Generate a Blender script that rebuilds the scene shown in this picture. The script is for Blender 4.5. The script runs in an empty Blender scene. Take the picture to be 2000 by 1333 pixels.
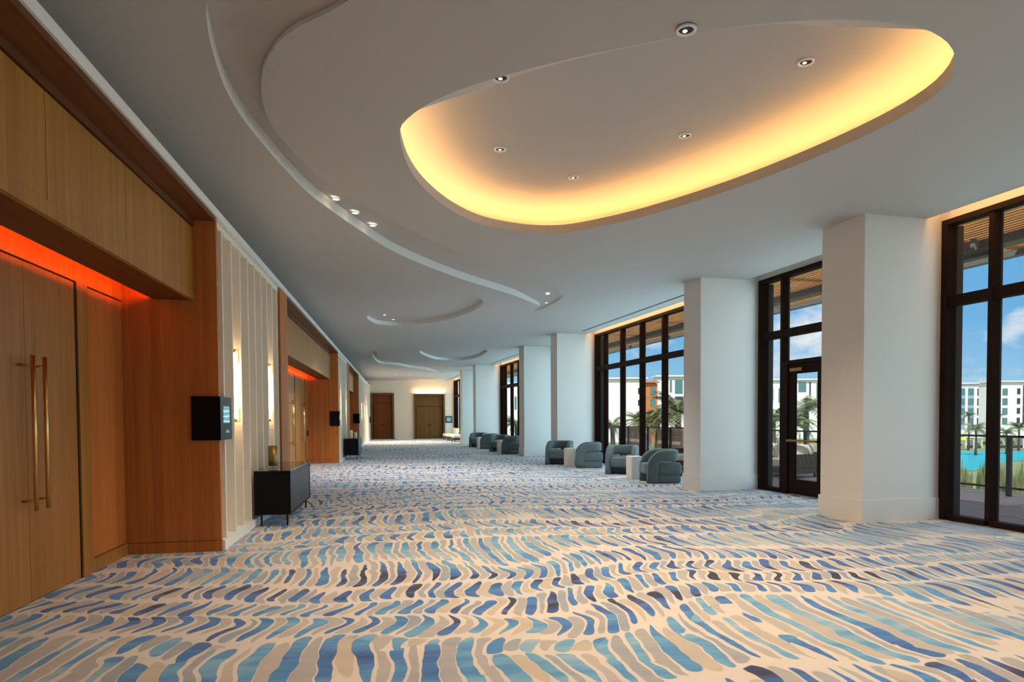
import bpy, bmesh, math, random
from mathutils import Vector, Matrix
from mathutils.geometry import tessellate_polygon
random.seed(7)
sc = bpy.context.scene
COL = sc.collection
pi = math.pi

# ------------------------------------------------------------------ camera
FPX, CX, CY, H = 1280.0, 1000.0, 855.0, 1.42
PIT, ROL, YAW = 38 / 1280, 0.0058, math.atan(221 / 1280)
RA = math.atan(343 / 1280) - YAW            # the window wall turns this much against the door wall
_f = Vector((0, math.cos(PIT), -math.sin(PIT))); _r = Vector((1, 0, 0)); _u = Vector((0, math.sin(PIT), math.cos(PIT)))
_r, _u = _r * math.cos(ROL) - _u * math.sin(ROL), _u * math.cos(ROL) + _r * math.sin(ROL)
_rot = Matrix.Rotation(-YAW, 3, 'Z')
FW, RT, UP = _rot @ _f, _rot @ _r, _rot @ _u
CAMP = Vector((0, 0, H))
cam = bpy.data.cameras.new('camera'); cam_o = bpy.data.objects.new('camera', cam); COL.objects.link(cam_o)
cam.sensor_fit = 'HORIZONTAL'; cam.sensor_width = 36; cam.lens = FPX * 36 / 2000
cam.shift_y = (CY - 666.5) / 2000
cam.clip_end = 2000
m3 = Matrix((RT, UP, -FW)).transposed()
cam_o.matrix_world = Matrix.Translation(CAMP) @ m3.to_4x4()
sc.camera = cam_o

def ray(x, y): return FW * FPX + RT * (x - CX) - UP * (y - CY)
def at(x, y, d):                              # point seen at a pixel, d metres ahead
    return CAMP + ray(x, y) * (d / FPX)
def onz(x, y, z):
    r = ray(x, y); return CAMP + r * ((z - H) / r.z)
U = Vector((-math.sin(RA), math.cos(RA), 0)); V = Vector((math.cos(RA), math.sin(RA), 0))
def RW(v, u, z=0): return U * u + V * v + Vector((0, 0, z))

# ------------------------------------------------------------------ world, sun, daylight, exposure
sc.view_settings.view_transform = 'Standard'; sc.view_settings.look = 'None'
sc.view_settings.exposure = 0.0; sc.view_settings.gamma = 1.0; sc.view_settings.use_curve_mapping = False
world = bpy.data.worlds.new('sky'); sc.world = world; world.use_nodes = True
SKY_STRENGTH = 1.0
def build_sky():
    nt = world.node_tree; N = nt.nodes; L = nt.links; N.clear()
    out = N.new('ShaderNodeOutputWorld'); bg = N.new('ShaderNodeBackground'); bg.inputs[1].default_value = SKY_STRENGTH
    tc = N.new('ShaderNodeTexCoord'); sep = N.new('ShaderNodeSeparateXYZ'); L.new(tc.outputs['Generated'], sep.inputs[0])
    ramp = N.new('ShaderNodeValToRGB'); e = ramp.color_ramp.elements
    e[0].position = 0.0; e[0].color = (.42, .68, .88, 1); e[1].position = .55; e[1].color = (.06, .24, .62, 1)
    k = ramp.color_ramp.elements.new(.12); k.color = (.17, .47, .82, 1)
    L.new(sep.outputs[2], ramp.inputs[0])
    mp = N.new('ShaderNodeMapping'); mp.inputs['Scale'].default_value = (3.4, 3.4, 7.0); mp.inputs['Location'].default_value = (3.1, .4, .35)
    L.new(tc.outputs['Generated'], mp.inputs[0])
    nz = N.new('ShaderNodeTexNoise'); nz.inputs['Scale'].default_value = 1.55; nz.inputs['Detail'].default_value = 9; nz.inputs['Roughness'].default_value = .56
    L.new(mp.outputs[0], nz.inputs[0])
    cr = N.new('ShaderNodeValToRGB'); cr.color_ramp.elements[0].position = .455; cr.color_ramp.elements[1].position = .56
    L.new(nz.outputs[0], cr.inputs[0])
    mx = N.new('ShaderNodeMix'); mx.data_type = 'RGBA'
    L.new(cr.outputs[0], mx.inputs[0]); L.new(ramp.outputs[0], mx.inputs[6]); mx.inputs[7].default_value = (.86, .88, .92, 1)
    L.new(mx.outputs[2], bg.inputs[0]); L.new(bg.outputs[0], out.inputs[0])
build_sky()
def light(name, kind, loc, energy, color, parent=None, **kw):
    l = bpy.data.lights.new(name, kind); l.energy = energy; l.color = color
    for k, v in kw.items(): setattr(l, k, v)
    o = bpy.data.objects.new(name, l); COL.objects.link(o); o.location = loc
    if parent: o.parent = parent
    return o
s = light('sun', 'SUN', (0, 0, 40), 5.4, (1, .95, .88), angle=.01)
s.rotation_euler = Vector((.32, .46, -.83)).to_track_quat('-Z', 'Y').to_euler()
# added lamps boosting daylight inside each window bay (long bays and short door bays)
DAY = 19.0                                   # watts per metre of window
for (u0, u1) in ((-4.5, -1.25), (-.6, 7.15), (7.95, 11.15), (11.8, 19.55), (20.2, 23.3), (24.0, 32.0), (32.65, 35.6), (36.3, 45.4)):
    a = light('window_daylight_fill', 'AREA', (0, 0, 0), DAY * (u1 - u0) * (.50 if u0 < 0 else .8 if u0 < 11 else 1.05), (.62, .88, 1.0) if u0 < 11 else (.54, .86, 1.0), shape='RECTANGLE', size=u1 - u0 - .2, size_y=3.8)
    a.matrix_world = Matrix.Translation(RW(7.93, (u0 + u1) / 2, 2.02)) @ Matrix((U, Vector((0, 0, 1)), V)).transposed().to_4x4()

# ------------------------------------------------------------------ materials
MATS = {}
class NB:
    def __init__(s, name):
        s.m = bpy.data.materials.new(name); s.m.use_nodes = True; s.t = s.m.node_tree; s.N = s.t.nodes; s.L = s.t.links
        s.b = s.N['Principled BSDF']; MATS[name] = s.m
    def n(s, t, **kw):
        x = s.N.new(t)
        for k, v in kw.items(): setattr(x, k, v)
        return x
    def put(s, sock, v):
        if v is None: return
        if isinstance(v, bpy.types.NodeSocket): s.L.new(v, sock)
        elif isinstance(v, (tuple, list)) and len(v) == 3 and sock.type == 'RGBA': sock.default_value = (*v, 1)
        else: sock.default_value = v
    def ma(s, op, a, b=None, c=None, clamp=False):
        x = s.n('ShaderNodeMath', operation=op, use_clamp=clamp)
        for i, v in enumerate((a, b, c)): s.put(x.inputs[i], v)
        return x.outputs[0]
    def pos(s, scale=(1, 1, 1), coord='pos', loc=(0, 0, 0)):
        if coord == 'pos': o = s.n('ShaderNodeNewGeometry').outputs['Position']
        else: o = s.n('ShaderNodeTexCoord').outputs[coord]
        mp = s.n('ShaderNodeMapping'); s.L.new(o, mp.inputs[0]); mp.inputs['Scale'].default_value = scale; mp.inputs['Location'].default_value = loc
        return mp.outputs[0]
    def noise(s, vec, scale=1, detail=2, rough=.5):
        x = s.n('ShaderNodeTexNoise'); s.put(x.inputs['Vector'], vec); x.inputs['Scale'].default_value = scale
        x.inputs['Detail'].default_value = detail; x.inputs['Roughness'].default_value = rough
        return x.outputs[0]
    def white(s, vec):
        x = s.n('ShaderNodeTexWhiteNoise', noise_dimensions='3D'); s.put(x.inputs['Vector'], vec); return x.outputs
    def xyz(s, a, b, c=0.0):
        x = s.n('ShaderNodeCombineXYZ')
        for i, v in enumerate((a, b, c)): s.put(x.inputs[i], v)
        return x.outputs[0]
    def ramp(s, f, stops, interp='LINEAR'):
        x = s.n('ShaderNodeValToRGB'); s.put(x.inputs[0], f); cr = x.color_ramp; cr.interpolation = interp
        while len(cr.elements) > 1: cr.elements.remove(cr.elements[-1])
        cr.elements[0].position = stops[0][0]; cr.elements[0].color = (*stops[0][1], 1)
        for p, c in stops[1:]:
            e = cr.elements.new(p); e.color = (*c, 1)
        return x.outputs[0]
    def mix(s, f, a, b, mode='MIX'):
        x = s.n('ShaderNodeMix', data_type='RGBA', blend_type=mode); s.put(x.inputs[0], f); s.put(x.inputs[6], a); s.put(x.inputs[7], b)
        return x.outputs[2]
    def bump(s, h, strength=.2, dist=.01):
        x = s.n('ShaderNodeBump'); s.put(x.inputs['Height'], h); x.inputs['Strength'].default_value = strength; x.inputs['Distance'].default_value = dist
        s.L.new(x.outputs[0], s.b.inputs['Normal'])
    def base(s, col, rough=.5, metal=0, spec=.5):
        s.put(s.b.inputs['Base Color'], col); s.put(s.b.inputs['Roughness'], rough); s.b.inputs['Metallic'].default_value = metal
        s.b.inputs['Specular IOR Level'].default_value = spec
        return s.m

def plain(name, col, rough=.5, metal=0, var=.06, scale=9, spec=.5):
    b = NB(name); n = b.noise(b.pos(), scale, 3)
    c = b.mix(n, tuple(min(1, x * (1 - var)) for x in col), tuple(min(1, x * (1 + var)) for x in col))
    return b.base(c, rough, metal, spec)
def emis(name, col, st):
    b = NB(name); b.base(col, .5); b.put(b.b.inputs['Emission Color'], col); b.b.inputs['Emission Strength'].default_value = st; return b.m
def wood(name, dark, light_, along='z', strip=.055, rough=.42, stripe=.25, gs=1.0):
    b = NB(name)
    sc_ = {'z': (26, 26, 1.1), 'y': (26, 1.1, 26), 'x': (1.1, 26, 26)}[along]
    g = b.noise(b.pos(tuple(k * gs for k in sc_)), 1.0, 5, .62)
    p = b.n('ShaderNodeSeparateXYZ'); b.L.new(b.n('ShaderNodeNewGeometry').outputs['Position'], p.inputs[0])
    if along == 'z': a = b.ma('ADD', p.outputs[0], p.outputs[1])
    else: a = b.ma('ADD', p.outputs[2], p.outputs[0])
    w = b.white(b.xyz(b.ma('FLOOR', b.ma('DIVIDE', a, strip)), 3.0))[0]
    f = b.ma('ADD', b.ma('MULTIPLY', g, 1.0 - stripe), b.ma('MULTIPLY', w, stripe))
    c = b.ramp(f, [(.2, dark), (.75, light_)])
    b.base(c, rough, 0, .2); b.bump(g, .06, .004)
    return b.m

wood('oak', (.26, .108, .021), (.44, .205, .048))
wood('oak_door', (.25, .100, .020), (.42, .182, .042), stripe=.2)
wood('oak_side', (.38, .115, .025), (.58, .20, .050), rough=.6)
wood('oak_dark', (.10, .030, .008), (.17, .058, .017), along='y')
wood('oak_red', (.15, .032, .007), (.24, .065, .015))
wood('oak_end', (.13, .055, .015), (.22, .10, .030))
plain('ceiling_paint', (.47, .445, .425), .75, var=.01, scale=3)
plain('cream_paint', (.83, .71, .56), .6, var=.012, scale=3)
plain('white_paint', (.76, .735, .695), .6, var=.012, scale=3)
plain('trim_and_lit_edge_paint', (.82, .81, .79), .45, var=.01)
plain('slat_cream', (.82, .73, .62), .6, var=.05, scale=30)
plain('backing_dark', (.012, .011, .011), .6)
plain('bronze_frame', (.024, .011, .008), .7, 0, var=.15, spec=.12)
plain('shadow_grey', (.2, .19, .18), .7)
plain('black_lacquer', (.005, .005, .006), .4, var=.1, spec=.15)
plain('smoked_glass', (.012, .012, .012), .06, var=.05)
plain('charcoal_front', (.018, .023, .030), .4, var=.1, spec=.3)
plain('black_metal', (.012, .012, .012), .4, .4)
plain('brass', (.74, .46, .17), .28, 1.0, var=.1)
plain('copper', (.42, .19, .06), .3, 1.0)
plain('antique_gold', (.30, .18, .05), .35, .8, var=.4, scale=60)
plain('candle_ivory', (.80, .72, .58), .5)
plain('table_white_oak', (.78, .69, .62), .5, var=.1, scale=18)
plain('cushion_white', (.88, .82, .72), .85)
plain('sofa_wood', (.06, .035, .022), .5)
plain('slot_black', (.01, .01, .01), .7)
plain('deck_stone', (.34, .27, .245), .7, var=.15, scale=6)
plain('railing_metal', (.018, .016, .015), .4, .4)
plain('planter_pink', (.88, .66, .54), .7, var=.08)
plain('canopy_grey', (.20, .205, .20), .6)
plain('wood_slat_canopy_base', (.30, .13, .05), .6)
wood('canopy_slat', (.55, .23, .07), (.85, .44, .17), along='y')
plain('sand_ground', (.22, .25, .11), .9, var=.3, scale=.15)
plain('pool_water', (.01, .38, .46), .45, var=.15, scale=.3, spec=.2)
plain('facade_white', (.90, .885, .86), .7, var=.03)
plain('facade_grey', (.48, .52, .55), .7)
plain('facade_orange', (.60, .20, .055), .7)
plain('window_teal', (.10, .22, .24), .15)
plain('window_dark', (.05, .055, .06), .2)
plain('spandrel_blue', (.30, .45, .55), .4)
plain('umbrella_yellow', (.80, .58, .02), .7)
plain('canvas_white', (.85, .84, .80), .8)
plain('bark', (.16, .11, .07), .9, var=.3)
plain('speaker_black', (.02, .02, .022), .5)
def leafy(name, a, b_, sc_=3):
    b = NB(name); n = b.noise(b.pos(), sc_, 3); b.base(b.ramp(n, [(.3, a), (.7, b_)]), .7, 0, .3); return b.m
leafy('palm_green', (.07, .12, .035), (.24, .28, .11)); leafy('palm_pale', (.16, .20, .10), (.36, .38, .22))
leafy('shrub_green', (.05, .10, .025), (.20, .26, .07)); leafy('shrub_dry', (.16, .17, .06), (.42, .38, .18))

def fabric(name, col):
    b = NB(name); n = b.noise(b.pos(), 260, 2); m = b.noise(b.pos(), 5, 2)
    c = b.mix(n, tuple(x * .75 for x in col), tuple(x * 1.25 for x in col)); c = b.mix(b.ma('MULTIPLY', m, .3), c, tuple(x * .8 for x in col))
    b.base(c, .9, 0, .2); b.bump(n, .25, .003); b.b.inputs['Sheen Weight'].default_value = .25
    return b.m
fabric('teal_fabric', (.115, .15, .155))

def glass(name, tint=(.93, .97, .96), gl=.06):
    m = bpy.data.materials.new(name); m.use_nodes = True; t = m.node_tree; t.nodes.clear(); MATS[name] = m
    o = t.nodes.new('ShaderNodeOutputMaterial'); tr = t.nodes.new('ShaderNodeBsdfTransparent'); g = t.nodes.new('ShaderNodeBsdfGlossy'); mx = t.nodes.new('ShaderNodeMixShader')
    tr.inputs[0].default_value = (*tint, 1); g.inputs['Roughness'].default_value = .02; g.inputs[0].default_value = (.9, .95, 1, 1); mx.inputs[0].default_value = gl
    t.links.new(tr.outputs[0], mx.inputs[1]); t.links.new(g.outputs[0], mx.inputs[2]); t.links.new(mx.outputs[0], o.inputs[0])
    return m
glass('pane_glass'); glass('clear_glass', (.9, .93, .9), .1); glass('rail_glass', (.88, .93, .92), .05)
emis('led_amber', (1, .53, .165), 38.0)
emis('led_warm', (1, .52, .20), 19.0)
emis('led_red', (1, .105, .008), 130.0)
emis('led_uplight', (1, .62, .28), 150.0)
emis('tube_warm', (1, .74, .40), 19.0)
emis('lens_warm', (1, .85, .62), 12.0)
def screen_mat():
    b = NB('screen_lit'); w = b.n('ShaderNodeTexWave', bands_direction='Z'); b.put(w.inputs['Vector'], b.pos()); w.inputs['Scale'].default_value = 5.5; w.inputs['Distortion'].default_value = 1.5
    c = b.ramp(w.outputs[1], [(.3, (.06, .22, .26)), (.75, (.16, .36, .44)), (.97, (.5, .75, .8))])
    b.base((.02, .03, .03), .15); b.put(b.b.inputs['Emission Color'], c); b.b.inputs['Emission Strength'].default_value = .9
screen_mat()

def carpet():
    b = NB('carpet'); g = b.n('ShaderNodeNewGeometry').outputs['Position']
    sp = b.n('ShaderNodeSeparateXYZ'); b.L.new(g, sp.inputs[0]); X, Y = sp.outputs[0], sp.outputs[1]
    M = b.ma
    big = b.noise(b.pos((.30, .30, 1), loc=(2, 0, 0)), 1, 2); fine = b.noise(b.pos((2.2, 2.2, 1)), 1, 2); mid = b.noise(b.pos((.75, .75, 1), loc=(5, 2, 0)), 1, 2)
    PITCH = .68
    yw = M('ADD', M('ADD', Y, M('MULTIPLY', M('SINE', M('MULTIPLY', Y, 2.37)), .19)), M('MULTIPLY', M('SINE', M('MULTIPLY', Y, 1.13)), .2))
    bb = M('DIVIDE', M('ADD', yw, M('ADD', M('MULTIPLY', M('SUBTRACT', big, .5), 2.8), M('MULTIPLY', M('SUBTRACT', fine, .5), .2))), PITCH)
    row = M('FLOOR', bb); fb0 = M('SUBTRACT', bb, row)
    rr = b.white(b.xyz(row, 1.7))
    rsep = b.n('ShaderNodeSeparateColor'); b.L.new(rr[1], rsep.inputs[0])
    # about one row in four carries two or three short drops instead of one long stroke
    nspl = M('ADD', 1.0, M('MULTIPLY', M('GREATER_THAN', M('ADD', rsep.outputs[1], M('MULTIPLY', M('SUBTRACT', mid, .5), .9)), .80), 1.0))
    fbk = M('MULTIPLY', fb0, nspl); sub = M('FLOOR', fbk); fb = M('SUBTRACT', fbk, sub)
    rid = M('ADD', row, M('MULTIPLY', sub, .37))
    swing = M('MULTIPLY', M('SINE', M('ADD', M('MULTIPLY', fb0, 4.2), M('MULTIPLY', rsep.outputs[0], 6.3))), M('MULTIPLY_ADD', mid, .15, -.03))
    xs = M('ADD', X, M('ADD', swing, M('MULTIPLY', M('SUBTRACT', fine, .5), .14)))
    s = M('ADD', M('DIVIDE', xs, M('MULTIPLY_ADD', rsep.outputs[1], .03, .080)), M('MULTIPLY', rsep.outputs[2], 31.0))
    c = M('FLOOR', s); fs = M('SUBTRACT', s, c)
    w1 = b.white(b.xyz(c, rid, .5)); ws = b.n('ShaderNodeSeparateColor'); b.L.new(w1[1], ws.inputs[0]); r1, r2, r3 = ws.outputs[0], ws.outputs[1], ws.outputs[2]
    w2 = b.white(b.xyz(c, rid, 7.5)); ws2 = b.n('ShaderNodeSeparateColor'); b.L.new(w2[1], ws2.inputs[0]); q1, q2, q3 = ws2.outputs[0], ws2.outputs[1], ws2.outputs[2]
    cen = M('MULTIPLY_ADD', M('SUBTRACT', r2, .5), .14, .5); hl = M('MULTIPLY_ADD', M('POWER', r3, .6), .13, .36)
    fy = M('DIVIDE', M('SUBTRACT', fb, cen), hl)
    taper = M('MULTIPLY', M('SUBTRACT', r1, .5), 1.5)
    hw = M('MULTIPLY', M('MULTIPLY_ADD', q1, .11, .43), M('MULTIPLY_ADD', taper, fy, 1.0))
    pinch = M('MULTIPLY', M('GREATER_THAN', q2, .62), .40)
    hw = M('MULTIPLY', hw, M('SUBTRACT', 1.0, M('MULTIPLY', pinch, M('SUBTRACT', 1.0, M('MULTIPLY', fy, fy)))))
    hw = M('MAXIMUM', hw, .06)
    fx = M('DIVIDE', M('SUBTRACT', fs, .5), hw)
    d = M('ADD', M('MULTIPLY', fx, fx), M('POWER', M('ABSOLUTE', fy), 4.0))
    wash = b.noise(b.pos((2.2, 6.5, 1), loc=(1, 1, 0)), 1, 3); streak = b.noise(b.pos((2.0, 22, 1), loc=(4, 1, 0)), 1, 2)
    mask = b.n('ShaderNodeMapRange', interpolation_type='SMOOTHSTEP'); b.put(mask.inputs[0], d)
    mask.inputs[1].default_value = 1.13; mask.inputs[2].default_value = .88; mask.inputs[3].default_value = 0; mask.inputs[4].default_value = 1
    par = M('MODULO', M('ABSOLUTE', c), 2.0)
    reg = b.noise(b.pos((.45, 1.1, 1), loc=(9, 4, 0)), 1, 2)
    t = M('ADD', M('MULTIPLY', M('SUBTRACT', reg, .5), 1.9), M('MULTIPLY_ADD', q3, .40, .27), clamp=True)
    t2 = M('ADD', M('ADD', t, M('MULTIPLY', M('SUBTRACT', rsep.outputs[0], .55), .34)), M('MULTIPLY', M('SUBTRACT', wash, .5), .75), clamp=True)
    blue = b.ramp(t2, [(0, (.018, .020, .050)), (.12, (.028, .036, .10)), (.20, (.036, .105, .33)), (.42, (.048, .19, .46)), (.62, (.09, .30, .53)), (.80, (.19, .41, .56)), (1, (.42, .49, .53))])
    gray = b.ramp(M('ADD', q1, M('MULTIPLY', M('SUBTRACT', wash, .5), .7), clamp=True), [(0, (.20, .27, .34)), (.25, (.33, .325, .33)), (.75, (.43, .385, .35)), (1, (.56, .44, .28))])
    isblue = M('GREATER_THAN', M('ADD', par, M('MULTIPLY', M('SUBTRACT', reg, .62), -1.15)), .54)
    stroke = b.mix(isblue, gray, blue)
    basec = b.mix(wash, (.66, .565, .48), (.77, .68, .59))
    veil = b.noise(b.pos((.5, .9, 1), loc=(3, 8, 0)), 1, 3)
    vf = b.n('ShaderNodeMapRange'); b.put(vf.inputs[0], veil); vf.inputs[1].default_value = .5; vf.inputs[2].default_value = .75; vf.inputs[4].default_value = .38
    basec = b.mix(vf.outputs[0], basec, (.45, .58, .68))
    opac = M('MULTIPLY', M('MULTIPLY', mask.outputs[0], M('MULTIPLY_ADD', streak, .4, .80), clamp=True), M('MULTIPLY_ADD', isblue, .2, .8))
    pile = b.noise(b.pos(), 420, 2)
    col = b.mix(opac, basec, stroke)
    col = b.mix(M('MULTIPLY', pile, .16), col, (.25, .24, .24))
    b.base(col, .95, 0, .08); b.bump(pile, .3, .004)
    b.b.inputs['Sheen Weight'].default_value = .25; b.b.inputs['Sheen Roughness'].default_value = .4
    return b.m
carpet()

# ------------------------------------------------------------------ builders
def link(o, parent=None):
    COL.objects.link(o)
    if parent: o.parent = parent
    return o
def tag(o, label=None, cat=None, group=None, kind=None):
    if label: o['label'] = label
    if cat: o['category'] = cat
    if group: o['group'] = group
    if kind: o['kind'] = kind
    return o
BASE = {}
def thing(name, label, cat=None, base=(0, 0, 0), right=False, group=None, kind=None, rz=0.0):
    """Empty at the base. Children are given in absolute wall coordinates (x,y,z), or (v,u,z) for the window side."""
    o = bpy.data.objects.new(name, None); o.empty_display_size = .1; link(o)
    if right: o.location = RW(*base); o.rotation_euler[2] = RA + rz
    else: o.location = base; o.rotation_euler[2] = rz
    BASE[o] = Vector(base)
    return tag(o, label, cat, group, kind)
def mesh(name, verts, faces, mat, parent=None, smooth=False, right=False):
    me = bpy.data.meshes.new(name)
    off = BASE.get(parent, Vector((0, 0, 0))) if parent else Vector((0, 0, 0))
    me.from_pydata([tuple(Vector(v) - off) for v in verts], [], faces)
    me.materials.append(MATS[mat]); me.update()
    if smooth: me.polygons.foreach_set('use_smooth', [True] * len(me.polygons))
    o = bpy.data.objects.new(name, me); link(o, parent)
    if right and not parent: o.rotation_euler[2] = RA
    if parent is not None and parent in BASE: BASE[o] = BASE[parent]
    return o
BF = [(0, 3, 2, 1), (4, 5, 6, 7), (0, 1, 5, 4), (1, 2, 6, 5), (2, 3, 7, 6), (3, 0, 4, 7)]
def bv(x0, x1, y0, y1, z0, z1):
    return [(x0, y0, z0), (x1, y0, z0), (x1, y1, z0), (x0, y1, z0), (x0, y0, z1), (x1, y0, z1), (x1, y1, z1), (x0, y1, z1)]
def box(name, mat, parent, x0, x1, y0, y1, z0, z1, right=False, bevel=0, seg=2, smooth=False):
    if not bevel: return mesh(name, bv(x0, x1, y0, y1, z0, z1), BF, mat, parent, right=right)
    bm = bmesh.new(); vs = [bm.verts.new(v) for v in bv(x0, x1, y0, y1, z0, z1)]
    for f in BF: bm.faces.new([vs[i] for i in f])
    bmesh.ops.bevel(bm, geom=list(bm.edges), offset=bevel, segments=seg, affect='EDGES', profile=.5)
    bm.verts.index_update()
    V_ = [v.co.copy() for v in bm.verts]; F_ = [[v.index for v in f.verts] for f in bm.faces]; bm.free()
    return mesh(name, V_, F_, mat, parent, smooth, right)
def multibox(name, mat, parent, boxes, right=False):
    V_, F_ = [], []
    for b in boxes:
        k = len(V_); V_ += bv(*b); F_ += [tuple(i + k for i in f) for f in BF]
    return mesh(name, V_, F_, mat, parent, right=right)
def tube(name, mat, parent, pts, r, n=10, closed=False, right=False, rad=None):
    pts = [Vector(p) for p in pts]; V_, F_ = [], []
    prev = None
    for i, p in enumerate(pts):
        t = (pts[min(i + 1, len(pts) - 1)] - pts[max(i - 1, 0)]).normalized()
        a = prev if prev is not None else (Vector((1, 0, 0)) if abs(t.x) < .8 else Vector((0, 1, 0)))
        a = (a - t * a.dot(t)).normalized(); b = t.cross(a); prev = a
        rr = rad[i] if rad else r
        for k in range(n):
            w = 2 * pi * k / n; V_.append(p + (a * math.cos(w) + b * math.sin(w)) * rr)
    for i in range(len(pts) - 1):
        for k in range(n): F_.append((i * n + k, i * n + (k + 1) % n, (i + 1) * n + (k + 1) % n, (i + 1) * n + k))
    F_.append(tuple(range(n - 1, -1, -1))); F_.append(tuple(range((len(pts) - 1) * n, len(pts) * n)))
    return mesh(name, V_, F_, mat, parent, True, right)
def lathe(name, mat, parent, c, prof, n=20, smooth=True, capb=True, capt=True, right=False):
    V_, F_ = [], []
    for (r, z) in prof:
        for k in range(n):
            w = 2 * pi * k / n; V_.append((c[0] + r * math.cos(w), c[1] + r * math.sin(w), c[2] + z))
    for i in range(len(prof) - 1):
        for k in range(n): F_.append((i * n + k, i * n + (k + 1) % n, (i + 1) * n + (k + 1) % n, (i + 1) * n + k))
    if capb: F_.append(tuple(range(n - 1, -1, -1)))
    if capt: F_.append(tuple(range((len(prof) - 1) * n, len(prof) * n)))
    return mesh(name, V_, F_, mat, parent, smooth, right)
def crom(pts, n, closed=True):
    """Catmull-Rom curve through points, resampled evenly to n points."""
    P = [Vector((p[0], p[1])) for p in pts]; m = len(P); out = []
    segs = m if closed else m - 1
    for i in range(segs):
        g = (lambda k: P[k % m]) if closed else (lambda k: P[max(0, min(m - 1, k))])
        a, b, c, d = g(i - 1), g(i), g(i + 1), g(i + 2)
        for k in range(12):
            t = k / 12
            out.append(.5 * ((2 * b) + (c - a) * t + (2 * a - 5 * b + 4 * c - d) * t * t + (3 * b - a - 3 * c + d) * t ** 3))
    if not closed: out.append(P[-1])
    if closed: out.append(out[0].copy())
    L = [0]
    for i in range(1, len(out)): L.append(L[-1] + (out[i] - out[i - 1]).length)
    res = []; j = 0
    cnt = n if closed else n - 1
    for k in range(n):
        s_ = L[-1] * k / cnt
        while j < len(L) - 2 and L[j + 1] < s_: j += 1
        f = (s_ - L[j]) / max(1e-9, L[j + 1] - L[j]); res.append(out[j].lerp(out[j + 1], f))
    return res
def area2(p): return sum(p[i - 1].x * p[i].y - p[i].x * p[i - 1].y for i in range(len(p))) / 2
def flat_poly(name, mat, parent, outer, holes, z, down=True):
    loops = [outer] + holes; vs = [(p.x, p.y, z) for l in loops for p in l]
    tris = tessellate_polygon([[Vector((p.x, p.y, 0)) for p in l] for l in loops])
    F_ = []
    for t in tris:
        a, b, c = (Vector(vs[i]) for i in t)
        up = (b - a).cross(c - a).z > 0
        F_.append(tuple(t) if up != down else (t[0], t[2], t[1]))
    return mesh(name, vs, F_, mat, parent)

# ================================================================== THE ROOM
ZC = 4.07; YB = -7.0; YE = 46.0
def u_at(v, y): return (y - v * math.sin(RA)) / math.cos(RA)
def xy(p): return Vector((p[0], p[1]))

fl = mesh('floor', [(-3.2, YB, 0), (*RW(8.0, u_at(8.0, YB))[:2], 0), (*RW(8.0, u_at(8.0, YE))[:2], 0), (-3.2, YE, 0)], [(0, 1, 2, 3)], 'carpet')
tag(fl, 'carpet of blue and taupe brush strokes on a beige ground', kind='structure')

def P4(pts): return [xy(onz(x, y, ZC)) for x, y in pts]
OV1 = crom(P4([(781,255),(785,290),(800,330),(830,370),(880,410),(940,438),(1010,452),(1070,456),(1130,451),(1250,425),(1400,380),(1550,325),(1700,260),(1800,205),(1850,160),(1866,118),(1857,92),(1838,73),(1800,55),(1740,44),(1650,38),(1550,41),(1450,51),(1350,67),(1250,86),(1150,107),(1050,130),(950,158),(870,186),(820,213),(790,238)]), 120)
OV2 = crom(P4([(717,620),(723,627),(738,633),(763,636),(794,636),(826,633),(857,628),(889,621),(914,612),(933,603),(943,594),(941,587),(929,580),(910,576),(878,575),(836,577),(794,583),(752,596),(725,609)]), 72)
OV3 = crom(P4([(820,689),(830,695),(851,702),(878,704),(910,703),(935,698),(951,689),(950,685),(931,679),(889,675),(847,679),(824,684)]), 72)
_out1 = P4([(404,0),(406,56),(419,112),(440,172),(470,225),(504,270),(549,322),(600,375),(640,406),(700,448),(770,492),(856,529),(928,554),(1000,576),(1036,590),(1054,599),(1040,609)])
_in1 = P4([(1062,604),(1085,592),(1098,581),(1093,573)]) + [Vector(p) for p in ((3.05,12.9),(2.35,12.05),(1.4,11.1),(.55,9.95),(-.05,9.0),(-.5,8.25),(-.82,7.55))] + P4([(560,283),(526,236),(512.5,198),(510,171),(513.5,137),(526,108),(549,77),(580,54),(616,36),(681,0)])
NT = 90
TR1a = crom([Vector((-.55,3.4)), Vector((-.95,3.9))] + _out1, NT, False); TR1b = crom((_in1 + [Vector((.15,3.75)), Vector((.1,3.4))])[::-1], NT, False)
TR2a = crom(P4([(727,686),(727,694),(734,705),(746,711),(773,713),(805,719),(830,722),(847,725),(858,728)]), 40, False)
TR2b = crom([Vector((-.8,26.4)), Vector((-.85,27.8)), Vector((-.7,29.6)), Vector((-.2,31.2)), Vector((.6,32.6)), Vector((1.5,34.2)), Vector((2.2,35.6)), xy(onz(868,726.5,ZC))], 40, False)
TR1 = TR1a + TR1b[::-1]; TR2 = TR2a + TR2b[::-1]
for l in (OV1, OV2, OV3):
    if area2(l) < 0: l.reverse()
VS = 7.72
outer = [Vector((-2.6, YB)), xy(RW(VS, u_at(VS, YB))), xy(RW(VS, u_at(VS, YE))), Vector((-2.6, YE))]
ceil_o = thing('ceiling', 'grey white ceiling with curved recesses', kind='structure', base=(0, 0, ZC))
flat_poly('main_plane', 'ceiling_paint', ceil_o, outer, [OV1, OV2, OV3, TR1, TR2], ZC)
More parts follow.
